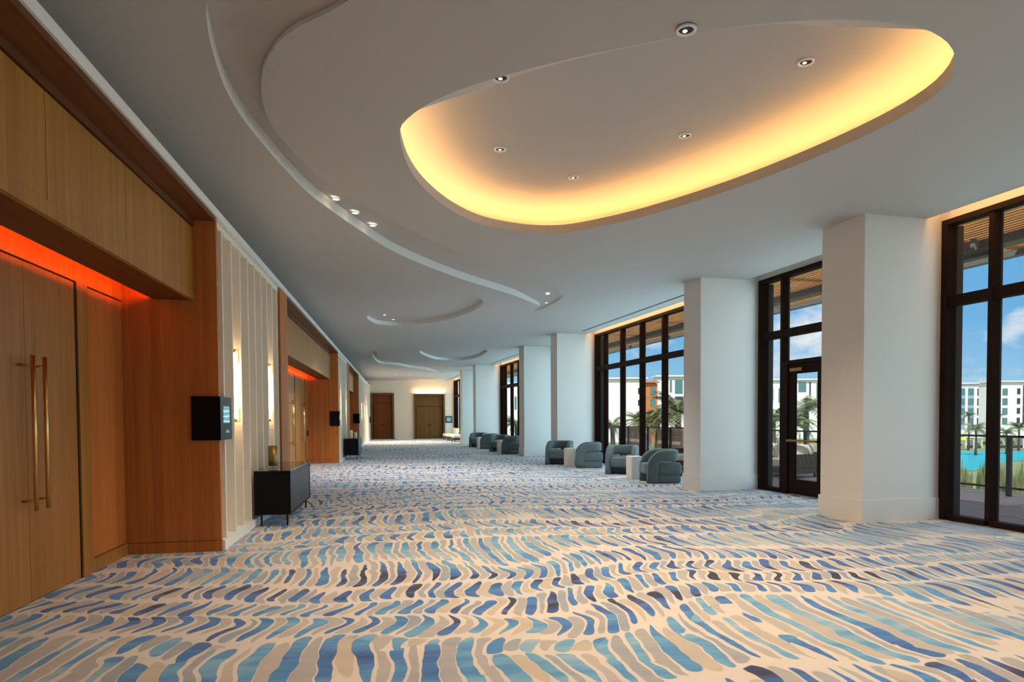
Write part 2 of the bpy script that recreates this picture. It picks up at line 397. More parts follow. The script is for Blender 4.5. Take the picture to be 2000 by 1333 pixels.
def recess(name, loop, d):
    n = len(loop)
    mesh(name + '_edge', [(p.x, p.y, ZC) for p in loop] + [(p.x, p.y, ZC + d) for p in loop], [(i, (i + 1) % n, n + (i + 1) % n, n + i) for i in range(n)], 'trim_and_lit_edge_paint', ceil_o)  # edge coloured lighter than the ceiling, standing in for daylight on it
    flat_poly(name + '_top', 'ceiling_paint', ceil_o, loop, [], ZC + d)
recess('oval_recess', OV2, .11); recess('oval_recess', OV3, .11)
def trough(a, b, d, di, both=False):
    n = len(a)
    def dd(i):
        k = min(1, (n - 1 - i) / (.16 * n))
        if both: k = min(k, i / (.1 * n))
        return di + (d - di) * max(0, min(1, k))
    lo = a + b[::-1]; m = len(lo)
    hi = [(p.x, p.y, ZC + dd(i)) for i, p in enumerate(a)] + [(p.x, p.y, ZC + di) for p in b[::-1]]
    mesh('curved_trough_edge', [(p.x, p.y, ZC) for p in lo] + hi, [(i, (i + 1) % m, m + (i + 1) % m, m + i) for i in range(m)], 'trim_and_lit_edge_paint', ceil_o)  # daylight on the band is put into its lighter colour
    tr_ = tessellate_polygon([[Vector((p.x, p.y, 0)) for p in lo]])
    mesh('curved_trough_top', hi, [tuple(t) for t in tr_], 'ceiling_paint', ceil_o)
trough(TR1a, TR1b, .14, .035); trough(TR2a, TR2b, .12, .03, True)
# big lit oval: lip, hidden ledge with LED, curved cove
def dish():
    n = len(OV1); cen = sum(OV1, Vector((0, 0))) / n
    loops = []; NO = []; W = []
    for i in range(n):
        t = (OV1[(i + 1) % n] - OV1[i - 1]).normalized(); o = Vector((t.y, -t.x)); NO.append(o)
        away = Vector((OV1[i].x, OV1[i].y)).normalized()
        k = max(0, min(1, (o.dot(away) + .60) / .8)); W.append(k * k * (3 - 2 * k))
    DZ = .44
    def ring(fo, fz): loops.append([(*(OV1[i] + NO[i] * fo(W[i], i)), ZC + fz(W[i], i)) for i in range(n)])
    L = lambda w: .115 * w + .002
    ring(lambda w, i: 0, lambda w, i: 0)
    ring(lambda w, i: 0, lambda w, i: L(w))
    ring(lambda w, i: .02 * w, lambda w, i: L(w))
    ring(lambda w, i: .022 * w, lambda w, i: L(w) - .055 * w)
    ring(lambda w, i: .20 * w, lambda w, i: L(w) - .055 * w)
    K = 9
    for k in range(K + 1):
        t = k / K; th = t * pi / 2
        def fo(w, i, t=t, th=th):
            far = .20 - (.20 + .34) * (1 - math.cos(th)); near = -.80 * t
            return far * w + near * (1 - w)
        def fz(w, i, t=t, th=th):
            z0 = L(w) - .055 * w if False else L(w) * 1.0
            far = z0 + (DZ - z0) * math.sin(th); near = z0 + (DZ - z0) * t
            return far * w + near * (1 - w)
        ring(fo, fz)
    V_ = [p for l in loops for p in l]; F_ = []
    for a in range(len(loops) - 1):
        for i in range(n): F_.append((a * n + i, a * n + (i + 1) % n, (a + 1) * n + (i + 1) % n, (a + 1) * n + i))
    lip = mesh('cove_lip', V_[:5 * n], [f for f in F_ if max(f) < 5 * n], 'ceiling_paint', ceil_o)
    mesh('cove_wall', V_[4 * n:], [tuple(i - 4 * n for i in f) for f in F_ if min(f) >= 4 * n], 'ceiling_paint', ceil_o, True)
    top = [Vector((p[0], p[1])) for p in loops[-1]]
    flat_poly('cove_top', 'ceiling_paint', ceil_o, top, [], ZC + DZ)
    # LED ribbon on the ledge, only on the far side
    led_v, led_f = [], []
    idx = [i for i in range(n) if W[i] > .12]
    for i in idx:
        for o, dz in ((.04, .022), (.075, .05)): led_v.append((*(OV1[i] + NO[i] * o * W[i]), ZC + L(W[i]) - .055 * W[i] + .002 + dz * W[i]))
    m = {i: k for k, i in enumerate(idx)}
    for i in idx:
        j = (i + 1) % n
        if j in m: led_f.append((2 * m[i], 2 * m[i] + 1, 2 * m[j] + 1, 2 * m[j]))
    led = mesh('led_ribbon', led_v, led_f, 'led_amber', ceil_o)
    return ZC + DZ
ZTOP1 = dish()
# ceiling air slots
for (u0, u1) in ((12.6, 18.9), (24.6, 31.2), (37.0, 44.5)):
    o = box('air_diffuser', 'slot_black', None, 7.30, 7.345, u0, u1, ZC - .008, ZC - .001, right=True)
    tag(o, {12: 'thin black linear air slot in ceiling beside the four visible window panes', 24: 'thin black linear air slot above the window half hidden behind the white pillars', 37: 'short black air slot in ceiling at the far end of the hall'}[int(u0)], 'air vent', 'linear air slots along the windows')
_rp = [(-6, YB - .5), tuple(RW(8.3, u_at(8.3, YB - .5))[:2]), tuple(RW(8.3, u_at(8.3, YE + .6))[:2]), (-6, YE + .6)]
tag(mesh('roof', [(*p, 4.62) for p in _rp] + [(*p, 4.8) for p in _rp], BF, 'facade_grey'), 'flat roof slab above the hall', kind='structure')

# ---------------------------------------------------------------- end and back walls
XE = RW(8.2, u_at(8.2, YE)).x
we = thing('wall_end', 'cream end wall with two tall timber doorways', kind='structure', base=(0, YE, 0))
D1 = (-1.86, -.30, 3.18); D2 = (1.04, 3.19, 3.16)
multibox('wall_face', 'cream_paint', we, [(-3.2, D1[0], YE, YE + .3, 0, 4.6), (D1[0], D1[1], YE, YE + .3, D1[2], 4.6), (D1[1], D2[0], YE, YE + .3, 0, 4.6), (D2[0], D2[1], YE, YE + .3, D2[2], 4.6), (D2[1], XE, YE, YE + .3, 0, 4.6), (-3.2, XE, YE + .5, YE + .6, 0, 4.6)])
multibox('baseboard', 'trim_and_lit_edge_paint', we, [(D1[1] + .1, D2[0] - .1, YE - .02, YE, 0, .12), (D2[1] + .1, XE - .6, YE - .02, YE, 0, .12)])
wb = tag(box('wall_back', 'white_paint', None, -3.2, 9.0, YB - .3, YB, 0, 4.6), 'plain white wall closing the hall behind the viewer', kind='structure')
def end_door(name, d, label, mat, leaf_h, two):
    t = thing(name, label, kind='structure', base=((d[0] + d[1]) / 2, YE, 0))
    w = .12
    box('jamb', 'oak_end', t, d[0], d[0] + w, YE - .13, YE + .3, 0, d[2]); box('jamb', 'oak_end', t, d[1] - w, d[1], YE - .13, YE + .3, 0, d[2])
    box('head', mat, t, d[0] + w, d[1] - w, YE - .13, YE + .3, d[2] - w, d[2])
    box('transom_panel', mat, t, d[0] + w, d[1] - w, YE + .20, YE + .26, leaf_h + .03, d[2] - w)
    xs = [d[0] + w + .04, (d[0] + d[1]) / 2, d[1] - w - .04]
    for i in range(2):
        l = box('leaf', mat, t, xs[i] + .004, xs[i + 1] - .004, YE + .18, YE + .24, .01, leaf_h)
        hx = xs[1] + (-.06 if i == 0 else .06)
        box('lock', 'black_metal', l, hx - .03, hx + .03, YE + .15, YE + .18, .93, 1.05)
    box('backing', 'backing_dark', t, d[0] + w, d[1] - w, YE + .27, YE + .29, 0, d[2] - w)
    return t
end_door('door_1', D1, 'red brown timber double door at left of the cream end wall', 'oak_red', 2.5, True)
end_door('door_2', D2, 'lighter oak double door under the warm glow on the end wall', 'oak_end', 2.24, True)
o = box('uplight', 'led_uplight', None, D2[0] + .05, D2[1] - .05, YE - .125, YE - .105, D2[2] + .012, D2[2] + .02)
tag(o, 'warm light strip on top of the right doorway of the end wall', 'light strip')
t = thing('wall_monitor', 'small black framed screen on the end wall beside the oak doorway', 'screen', (3.46, YE, 1.35))
box('bezel', 'black_metal', t, 3.23, 3.69, YE - .04, YE - .001, 1.12, 1.57); box('display', 'screen_lit', t, 3.30, 3.62, YE - .045, YE - .041, 1.2, 1.5)

# ---------------------------------------------------------------- door side (left)
XF, XB_, ZS = -1.90, -2.83, 3.53
wl = thing('wall_left', 'cream slatted wall sections between the timber door bays', kind='structure', base=(XF, 0, 0))
box('upper_wall', 'white_paint', wl, -2.75, -2.6, YB, YE, 3.6, 4.62)
box('top_shelf', 'white_paint', wl, -2.75, -1.9, YB, YE, 3.585, 3.62)
box('rear_wall', 'white_paint', wl, -3.25, -3.05, YB, YE, 0, 4.62)
tr = tag(box('trim_1', 'trim_and_lit_edge_paint', None, -1.925, -1.88, YB, YE, 3.58, 3.665), 'long white cornice band along the top of the door wall', kind='structure')
bbl = thing('baseboard_left', 'white baseboard along the slatted wall', kind='structure', base=(XF, 0, 0))
SL = ((7.53, 11.29), (21.76, 25.8), (32.7, YE))
for (y0, y1) in SL:
    box('backing', 'slat_cream', wl, -2.4, -2.07, y0, y1, 0, 3.585)
    box('head_strip', 'slat_cream', wl, -2.07, -1.93, y0, y1, 3.5, 3.58)
    box('board', 'trim_and_lit_edge_paint', bbl, -2.07, -1.875, y0, y1, 0, .105)
    n = round((y1 - y0) / .43); p = (y1 - y0) / n; src = None
    for k in range(n):
        ye = y0 + (k + .54) * p
        if src is None: src = box('slat', 'slat_cream', wl, -2.07, -1.905, ye - .034, ye, .105, 3.5, bevel=.004, seg=1); e0 = ye
        else:
            c = src.copy(); link(c, wl); c.location = (0, ye - e0, 0)

def pull(parent, y, z0=.73, z1=1.92):
    h = tube('pull_handle', 'brass', parent, [(-2.735, y, z0), (-2.735, y, z1)], .0155, 12)
    for z in (z0 + .075, z1 - .075): tube('standoff', 'brass', h, [(-2.83, y, z), (-2.735, y, z)], .010, 8)
DOORN = [3]
def wood_door(y0, y1, label):
    t = thing('door_%d' % DOORN[0], label, kind='structure', base=(XB_, (y0 + y1) / 2, 0)); DOORN[0] += 1
    ym = (y0 + y1) / 2
    for a, b, s_ in ((y0 + .03, ym - .003, -1), (ym + .003, y1 - .03, 1)):
        l = box('leaf', 'oak_door', t, -2.875, XB_, a, b, .012, 2.648)
        pull(l, ym + s_ * .085)
    multibox('frame_gap', 'backing_dark', t, [(-2.96, -2.935, y0 - .0, y1 + .0, 0, 2.66), (-2.935, -2.83, y0 - .0, y0 + .012, 0, 2.66), (-2.935, -2.83, y1 - .012, y1, 0, 2.66)])
    return t
def portal(y0, y1, label, doors, joints, led=True):
    t = thing('door_portal', label, kind='structure', base=(XF, (y0 + y1) / 2, 0))
    for s_, yj in ((-1, y0), (1, y1)):
        a, b = (yj, yj + .72) if s_ < 0 else (yj, yj + .06)
        box('jamb_panel', 'oak_side', t, -3.0, XF, a, b, .121, 3.58)
        box('jamb_base', 'oak_side', t, -3.0, XF + .004, a - .004 if s_ > 0 else a, b if s_ > 0 else b + .004, 0, .115)
    ya, yb = y0 + .72, y1
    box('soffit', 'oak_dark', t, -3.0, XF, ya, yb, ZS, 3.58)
    js = [ya] + [j for j in joints if ya < j < yb] + [yb]
    for a, b in zip(js[:-1], js[1:]):
        box('valance_panel', 'oak', t, -2.165, -2.13, a + .003, b - .003, 2.79, 3.455)
    box('valance_rail', 'oak', t, -2.17, -2.127, ya, yb, 2.69, 2.787)
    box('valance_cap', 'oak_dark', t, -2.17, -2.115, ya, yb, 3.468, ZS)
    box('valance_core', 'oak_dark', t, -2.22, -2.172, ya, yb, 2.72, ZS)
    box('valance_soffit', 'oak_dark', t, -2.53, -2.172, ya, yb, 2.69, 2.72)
    box('door_header', 'oak', t, -2.99, XB_, ya, yb, 2.665, ZS)
    es = []
    for (d0, d1) in doors: es += [d0, d1]
    cuts = sorted([ya] + es + [yb])
    for a, b in zip(cuts[0::2], cuts[1::2]):
        if b - a > .5:
            pa = a; pb = b
            if a > ya + .01:
                box('post', 'oak_door', t, -2.96, XB_ + .012, a, a + .2, 0, 2.66); pa = a + .2
            if b < yb - .01:
                box('post', 'oak_door', t, -2.96, XB_ + .012, b - .2, b, 0, 2.66); pb = b - .2
            box('side_panel', 'oak_side', t, -2.96, XB_ - .012, pa + .006, pb - .006, .13, 2.652)
            box('panel_base', 'oak', t, -2.96, XB_ + .004, pa + .004, pb, 0, .122)
        else: box('post', 'oak_door', t, -2.96, XB_ + .012, a, b, 0, 2.66)
    box('backing', 'backing_dark', t, -3.02, -2.99, ya, yb, 0, 3.5)
    if led: box('led_strip', 'led_red', t, -2.50, -2.485, ya + .02, yb - .02, 2.722, 2.734)
    return t
def j_at(px, py, X=-2.13):
    r = ray(px, py); return (CAMP + r * (X / r.x)).y
j1 = [j_at(90, 300), j_at(305, 480)]; j1 = [j1[0] - 4.2, j1[0] - 2.1] + j1
portal(-2.9, 7.47, 'near oak door bay with red glow above its doors', [(2.55, 4.2), (4.79, 6.46)], j1)
wood_door(4.79, 6.46, 'nearest oak double door with long brass pull handles')
wood_door(2.55, 4.2, 'oak double door beside the nearest one, left of the view')
portal(11.29, 21.70, 'middle oak door bay beyond the first slatted wall section', [(13.1, 14.9), (15.1, 16.9), (17.1, 18.92), (19.12, 20.95)], [13.3, 15.3, 17.3, 19.4])
wood_door(19.12, 20.95, 'oak double door at the far end of the middle bay, beside a black lock')
wood_door(17.1, 18.92, 'oak double door second from the far end of the middle bay')
wood_door(15.1, 16.9, 'oak double door in the hidden part of the middle bay')
portal(25.8, 32.64, 'far oak door bay near the end wall', [(28.2, 30.0)], [28.0, 30.3], led=True)
wood_door(28.2, 30.0, 'oak double door in the far bay')
tag(box('door_lock', 'black_metal', None, -2.842, -2.80, 21.35, 21.45, .90, 1.06), 'small black lock box on the oak panel of the middle bay', 'lock')

def wall_sign(y, label, part=True):
    t = thing('wall_sign', label, 'sign', (XF, y, 1.2), group='corner wrapped door signs')
    zs = 1.20
    V_ = [(-2.17, y - .022), (XF + .022, y - .022), (XF + .022, y + .45), (XF + .001, y + .45), (XF + .001, y - .001), (-2.17, y - .001)]
    m_ = len(V_)
    mesh('sign_body', [(a, b, zs) for a, b in V_] + [(a, b, 1.67) for a, b in V_], [(i, (i + 1) % m_, m_ + (i + 1) % m_, m_ + i) for i in range(m_)] + [(5, 4, 1, 0), (4, 3, 2, 1), (6, 7, 10, 11), (7, 8, 9, 10)], 'black_lacquer', t)
    box('display', 'screen_lit', t, XF + .022, XF + .026, y + .09, y + .34, 1.385, 1.565)
    box('name_plate', 'facade_grey', t, XF + .022, XF + .025, y + .19, y + .33, 1.275, 1.305)
wall_sign(7.466, 'black sign wrapped round the near oak corner with a lit screen')
wall_sign(21.696, 'black sign on the corner of the middle oak bay')
wall_sign(32.636, 'black sign on the corner of the far oak bay')
tag(box('wall_sign', 'black_lacquer', None, -1.885, -1.86, 44.3, 45.3, 1.16, 1.56), 'small black sign on slatted wall just before the end wall', 'sign', 'corner wrapped door signs')

def sconce(y, label):
    x = -1.955
    t = thing('wall_sconce', label, 'wall light', (x, y, 1.83), group='glass tube sconces on the slatted wall')
    lathe('glass_tube', 'tube_warm', t, (x, y, 1.43), [(.022, 0), (.027, .006), (.027, .794), (.022, .80)], 16)
    for z, s_ in ((2.21, 1), (1.45, -1)):
        b = tube('bracket', 'brass', t, [(-2.068, y, z + s_ * .055), (x + .06, y, z + s_ * .055), (x + .06, y, z - s_ * .10), (x + .025, y, z - s_ * .10)], .007, 8)
        lathe('end_cap', 'brass', b, (x, y, z + (.018 if s_ > 0 else -.058)), [(.03, 0), (.03, .04)], 14)
for y, l in ((8.375, 'warm glass tube sconce nearest the black corner sign'), (10.52, 'warm glass tube sconce above the black console with the gold vase'), (22.5, 'warm glass tube sconce just past the middle oak bay'), (24.7, 'warm glass tube sconce above the far black console'), (35.4, 'warm glass tube sconce on the far slatted section, first past the far oak bay'), (37.9, 'warm glass tube sconce in the middle of the far slatted section'), (40.6, 'warm glass tube sconce nearest the end wall')):
    sconce(y, l)

# ---------------------------------------------------------------- window side (right)
VW = 8.0
PIL = [(-5.2, -4.5), (-1.25, -.6), (7.15, 7.95), (11.15, 11.8), (19.55, 20.2), (23.3, 24.0), (32.0, 32.65), (35.6, 36.3)]
PL = ['square white pillar behind the viewer', 'square white pillar beside the viewer', 'nearest square white pillar, left of the pool window', 'second white pillar, just left of the glass door', 'third white pillar behind the teal armchairs', 'fourth white pillar hiding the last of the far armchairs', 'fifth white pillar beyond the far armchairs', 'farthest white pillar beside the white sofa']
for (u0, u1), l in zip(PIL, PL):
    t = thing('pillar', l, base=(6.7, u0, 0), right=True, kind='structure')
    box('shaft', 'white_paint', t, 6.72, 8.25, u0 + .01, u1 - .01, 0, ZC)
    box('shaft_head', 'white_paint', t, VS, 8.25, u0 + .01, u1 - .01, ZC, 4.62)
    multibox('baseboard', 'white_paint', t, [(6.70, 7.995, u0 - .01, u0 + .01, 0, .295), (6.70, 6.72, u0 + .01, u1 - .01, 0, .295), (6.70, 7.995, u1 - .01, u1 + .01, 0, .295)])
wr = thing('wall_right', 'white head band and light slot above the windows', base=(VW, 0, 0), right=True, kind='structure')
U0, U1 = u_at(8, YB), u_at(8.2, YE)
box('head_band', 'white_paint', wr, VW + .0, VW + .2, U0, U1, 4.055, 4.62)
box('slot_lid', 'white_paint', wr, 7.4, VW, U0, U1, 4.42, 4.5)
box('slot_side', 'white_paint', wr, 7.62, VS, U0, U1, ZC + .001, 4.42)
BAYS = [(-.6, 7.15, True), (7.95, 11.15, False), (11.8, 19.55, True), (20.2, 23.3, False), (24.0, 32.0, True), (32.65, 35.6, False), (36.3, U1, True), (-4.5, -1.25, True)]
for (a, b, lit) in BAYS:
    if lit: box('cove_led', 'led_warm', wr, VS + .004, VS + .03, a + .12, b - .12, 4.16, 4.172)
WL = {-.6: 'bronze framed window wall nearest the viewer, looking to the pool', 7.95: 'bronze framed window with a glass door between two white pillars', 11.8: 'bronze framed window wall behind the teal armchairs', 20.2: 'bronze framed window hidden between the third and fourth pillars', 24.0: 'bronze framed window wall behind the far armchairs', 32.65: 'bronze framed window between the two farthest pillars', 36.3: 'bronze framed window beside the end wall', -4.5: 'bronze framed window behind the viewer'}
def window(i, a, b, door=None):
    t = thing('window_%d' % i, WL[a], base=(VW, (a + b) / 2, 0), right=True, kind='structure')
    D0, D1_ = VW - .01, VW + .15; w = .065
    ms = []; x = b - .65
    while x > a + .3: ms.append(x); x -= 1.26
    if door: ms = [b - .63, 10.28, 9.36, 8.5]
    edges = [b - .02] + ms + [a + .02]
    box('head_rail', 'bronze_frame', t, D0 - .02, D1_, a, b, 3.985, 4.055)
    box('jamb', 'bronze_frame', t, D0 - .02, D1_ + .10, b - .085, b, 0, 3.985); box('jamb', 'bronze_frame', t, D0 - .02, D1_ + .10, a, a + .085, 0, 3.985)
    for m_ in ms:
        if door and m_ == 10.28: continue
        box('mullion', 'bronze_frame', t, D0, D1_, m_ - w, m_, .07, 3.985)
    # transom pieces, sill pieces and panes between the uprights
    ups = [(b - .085, None)] ; cols = []
    hi = b - .085
    for m_ in ms:
        if door and m_ == 10.28: continue
        cols.append((m_, hi)); hi = m_ - w
    cols.append((a + .085, hi))
    for (c0, c1) in cols:
        box('transom', 'bronze_frame', t, D0 + .01, D1_ - .01, c0, c1, 2.89, 3.03)
        isd = door and c0 < 9.9 < c1
        if not isd: box('sill', 'bronze_frame', t, D0, D1_, c0, c1, 0, .07)
        zb = 2.44 if isd else .07
        for z0, z1 in ((zb, 2.89), (3.03, 3.985)):
            mesh('pane', [(VW + .055, c0, z0), (VW + .055, c1, z0), (VW + .055, c1, z1), (VW + .055, c0, z1)], [(0, 1, 2, 3)], 'pane_glass', t)
    return t
for i, (a, b, lit) in enumerate(BAYS): window(i + 1, a, b, door=(a == 7.95))
# glass door in the second bay
dd = thing('door_%d' % DOORN[0], 'bronze framed glass door with a copper push bar', base=(VW, 9.9, 0), right=True, kind='structure')
dA, dB = 9.425, 10.46
box('header', 'bronze_frame', dd, VW - .02, VW + .15, dA - .06, dB, 2.375, 2.44)
box('frame_post', 'bronze_frame', dd, VW - .02, VW + .15, 10.30, dB - .0, 0, 2.375); box('frame_post', 'bronze_frame', dd, VW - .02, VW + .15, dA - .06, dA, 0, 2.375)
lf = dd
box('stile', 'bronze_frame', dd, VW + .01, VW + .065, 10.14, 10.298, .012, 2.37); box('stile', 'bronze_frame', dd, VW + .01, VW + .065, dA + .002, dA + .13, .012, 2.37)
box('rail', 'bronze_frame', dd, VW + .01, VW + .065, dA + .13, 10.14, 2.19, 2.37); box('rail', 'bronze_frame', dd, VW + .01, VW + .065, dA + .13, 10.14, .012, .28)
mesh('pane', [(VW + .035, dA + .13, .28), (VW + .035, 10.14, .28), (VW + .035, 10.14, 2.19), (VW + .035, dA + .13, 2.19)], [(0, 1, 2, 3)], 'pane_glass', dd)
tag(box('push_bar', 'copper', dd, VW - .07, VW - .035, dA + .05, 10.26, .965, 1.0), 'copper push bar')
multibox('bar_bracket', 'copper', dd, [(VW - .035, VW + .01, dA + .06, dA + .11, .96, 1.005), (VW - .035, VW + .01, 10.19, 10.24, .96, 1.005)])
tag(box('door_closer', 'copper', dd, VW - .05, VW + .01, 9.88, 10.2, 2.23, 2.29), 'copper door closer')

# ================================================================== LIGHT FITTINGS
def downlight(p, z, label, grp, energy, on=True, r=.062, col=(1, .80, .58)):
    t = thing('downlight', label, 'downlight', (p.x, p.y, z), group=grp)
    lathe('trim_ring', 'trim_and_lit_edge_paint', t, (p.x, p.y, z), [(r * .72, .0), (r * .74, -.012), (r, -.012), (r * 1.02, -.001)], 20, capb=False, capt=False)
    if on: lathe('lens', 'lens_warm', t, (p.x, p.y, z), [(r * .72, -.004), (.001, -.004)], 16, capb=False, capt=False)
    else:
        lathe('can', 'black_metal', t, (p.x, p.y, z), [(r * .74, -.003), (.001, -.003)], 16, capb=False, capt=False)
        lathe('lens', 'lens_warm', t, (p.x, p.y + r * .25, z), [(r * .22, -.005), (.001, -.005)], 12, capb=False, capt=False)
    if energy: 
        l = light('lamp', 'SPOT', (0, 0, -.03), energy, col, t, spot_size=math.radians(120), spot_blend=.7, shadow_soft_size=.05)
    return t
DL = 205
for (x, y, l) in ((978,151,'left one at the near edge of the big oval'), (1340,57,'top one at the near edge of the big oval'), (1574,120,'rightmost one inside the big oval'), (1338,264,'middle one inside the big oval'), (977,291,'left one inside the big oval'), (1120,346,'farthest one inside the big glowing oval')):
    z = ZTOP1
    if (x, y) in ((978,151), (1340,57)):          # these two sit on the sloped near side
        z = ZC
        while z < ZTOP1:
            q = onz(x, y, z); dd_ = min((Vector((q.x, q.y)) - e).length for e in OV1)
            if ZC + .44 * dd_ / .80 <= z: break
            z += .004
        z -= .03
    downlight(onz(x, y, z), z, 'recessed downlight with black centre, ' + l, 'downlights in the big oval', DL, on=False, r=.07)
for (x, y, l) in ((656,388,'nearest of three'), (694,415,'middle of three'), (728,440,'farthest of three')):
    downlight(onz(x, y, ZC + .10), ZC + .10, 'bright small downlight beside the curved ceiling band, ' + l, 'downlights along the curved trough', 5, r=.055)
for (x, y, l) in ((1070,574,'nearer'), (1068,591,'farther')):
    downlight(onz(x, y, ZC + .055), ZC + .055, 'bright downlight in the tail of the curved trough, ' + l, 'downlights along the curved trough', 260, r=.05, col=(1, .95, .9))
for (x, y, l) in ((751,615,'nearer'), (768,624,'farther')):
    downlight(onz(x, y, ZC + .109), ZC + .109, 'small lit downlight in the smaller oval recess, ' + l, 'downlights in the smaller oval', 420, r=.05, col=(1, .95, .9))
for (x, y, l) in ((774,732,'left'), (800,732,'right')):
    downlight(onz(x, y, ZC - .001), ZC - .001, 'faint downlight in ceiling near the end wall, %s of two' % l, 'downlights near the end wall', 800, r=.07)

for k, (x, y) in enumerate(((.4, 1.2), (2.6, .6), (4.6, 1.0), (.2, -2.4), (2.6, -2.8), (4.9, -2.2))):  # unseen downlights added to brighten surfaces facing the camera
    downlight(Vector((x, y, 0)), ZC - .001, 'added unseen fill downlight over the viewer, ' + ('left of the near three', 'middle of the near three', 'right of the near three', 'left of the rear three', 'middle of the rear three', 'right of the rear three')[k], 'added fill downlights over the viewer', 55 if x < 1 else 130, on=False)

# ================================================================== FURNITURE
def console(x0, x1, y0, y1, label):
    t = thing('console_cabinet', label, 'cabinet', ((x0 + x1) / 2, (y0 + y1) / 2, 0), group='black consoles along the slatted wall')
    box('body', 'black_lacquer', t, x0, x1 - .022, y0, y1, .16, .725, bevel=.004, seg=1)
    multibox('front_frame', 'black_lacquer', t, [(x1 - .022, x1, y0, y1, .16, .18), (x1 - .022, x1, y0, y1, .705, .725), (x1 - .022, x1, y0, y0 + .02, .18, .705), (x1 - .022, x1, y1 - .02, y1, .18, .705)])
    ym = (y0 + y1) / 2
    for a, b in ((y0 + .022, ym - .002), (ym + .002, y1 - .022)): box('door', 'charcoal_front', t, x1 - .02, x1 - .006, a, b, .182, .703)
    box('glass_top', 'smoked_glass', t, x0 - .004, x1 + .004, y0 - .004, y1 + .004, .727, .742)
    for a in (x0 + .06, x1 - .07):
        for b in (y0 + .09, y1 - .1): box('leg', 'black_metal', t, a, a + .022, b, b + .022, 0, .16)
    return t
console(-1.88, -1.42, 9.02, 10.95, 'black console cabinet holding the gold vase, under the near sconces')
console(-1.86, -1.38, 23.2, 25.05, 'black console cabinet with two ivory candles, farther along the hall')
t = thing('candle_vase', 'amber gold cylinder in clear glass on the near black console', 'vase', (-1.735, 9.55, .742))
lathe('gold_cylinder', 'antique_gold', t, (-1.735, 9.55, .775), [(.058, 0), (.06, .003), (.06, .277), (.054, .277), (.054, .02)], 24, capt=False)
lathe('glass_foot', 'clear_glass', t, (-1.735, 9.55, .742), [(.07, 0), (.07, .026), (.06, .032)], 24)
for (x, y, h, l) in ((-1.65, 23.7, .28, 'taller ivory pillar candle on the far black console'), (-1.51, 23.85, .205, 'shorter ivory pillar candle on the far black console')):
    t = thing('pillar_candle', l, 'candle', (x, y, .742), group='ivory candles on the far console')
    lathe('wax', 'candle_ivory', t, (x, y, .742), [(.045, 0), (.05, .01), (.05, h - .03), (.042, h - .006), (.02, h)], 18)
    tube('wick', 'black_metal', t, [(x, y, .742 + h), (x + .003, y, .742 + h + .02)], .003, 6)

def sweep(name, mat, parent, path, hn, hb, nseg=12):
    """Rounded-rectangle bar along a path of (point, side normal)."""
    pts = [Vector(p) for p, n in path]; V_, F_ = [], []
    prof = []
    for k in range(nseg):
        a = 2 * pi * (k + .5) / nseg; c, s_ = math.cos(a), math.sin(a)
        prof.append((math.copysign(abs(c) ** .5, c), math.copysign(abs(s_) ** .5, s_)))
    for i, (p, nn) in enumerate(path):
        t = (pts[min(i + 1, len(pts) - 1)] - pts[max(0, i - 1)]).normalized(); nn = Vector(nn); nn = (nn - t * nn.dot(t)).normalized(); b = t.cross(nn)
        for (a, c) in prof: V_.append(pts[i] + nn * (a * hn) + b * (c * hb))
    for i in range(len(path) - 1):
        for k in range(nseg): F_.append((i * nseg + k, i * nseg + (k + 1) % nseg, (i + 1) * nseg + (k + 1) % nseg, (i + 1) * nseg + k))
    F_.append(tuple(range(nseg - 1, -1, -1))); F_.append(tuple(range((len(path) - 1) * nseg, len(path) * nseg)))
    return mesh(name, V_, F_, mat, parent, True)
def armchair():
    t = thing('armchair', 'x', 'armchair', (0, 0, 0), group='teal grey lounge armchairs by the windows')
    W, ZA, XFr, XBk = .318, .592, .25, -.295       # front is +x
    path = []
    def side(s_):
        q = [((XFr, s_ * W, .012), (0, s_, 0)), ((XFr, s_ * W, .15), (0, s_, 0)), ((XFr, s_ * W, .33), (0, s_, 0))]
        for k in range(1, 8):
            a = k / 8 * pi / 2; q.append(((XFr - .265 * (1 - math.cos(a)), s_ * W, .33 + .265 * math.sin(a)), (0, s_, 0)))
        q.append(((XFr - .30, s_ * W, ZA), (0, s_, 0)))
        return q
    L_ = side(1); R_ = side(-1)
    mid = []
    r = .20
    for k in range(0, 9):
        a = k / 8 * pi / 2; mid.append(((XBk + .0 + r - r * math.sin(a) - .0, W - r + r * math.cos(a), ZA), (-math.sin(a), math.cos(a), 0)))
    for k in range(8, -1, -1):
        a = k / 8 * pi / 2; mid.append(((XBk + r - r * math.sin(a), -(W - r + r * math.cos(a)), ZA), (-math.sin(a), -math.cos(a), 0)))
    # keep the side normal on one side all along
    sweep('arm_back_band', 'teal_fabric', t, L_ + mid + R_[::-1], .068, .122, 16)
    box('seat_cushion', 'teal_fabric', t, -.30, .375, -.245, .245, .18, .425, bevel=.05, seg=4, smooth=True)
    box('seat_shell', 'teal_fabric', t, -.375, .15, -.375, .375, .175, .44, bevel=.06, seg=4, smooth=True)
    box('plinth', 'teal_fabric', t, -.365, .14, -.365, .365, .004, .19, bevel=.045, seg=3, smooth=True)
    box('back_post', 'teal_fabric', t, -.33, -.25, -.06, .06, .40, .52, bevel=.02, seg=2, smooth=True)
    return t
def clone(root, loc, rz, label):
    r = root.copy(); link(r); r.location = loc; r.rotation_euler[2] = rz; r['label'] = label
    for ch in root.children:
        c = ch.copy(); link(c, r)
        for g in ch.children: link(g.copy(), c)
    return r
proto = armchair()
def face(du, dv):                       # yaw so that local +x looks along (u,v) direction
    d = U * du + V * dv; return math.atan2(d.y, d.x)
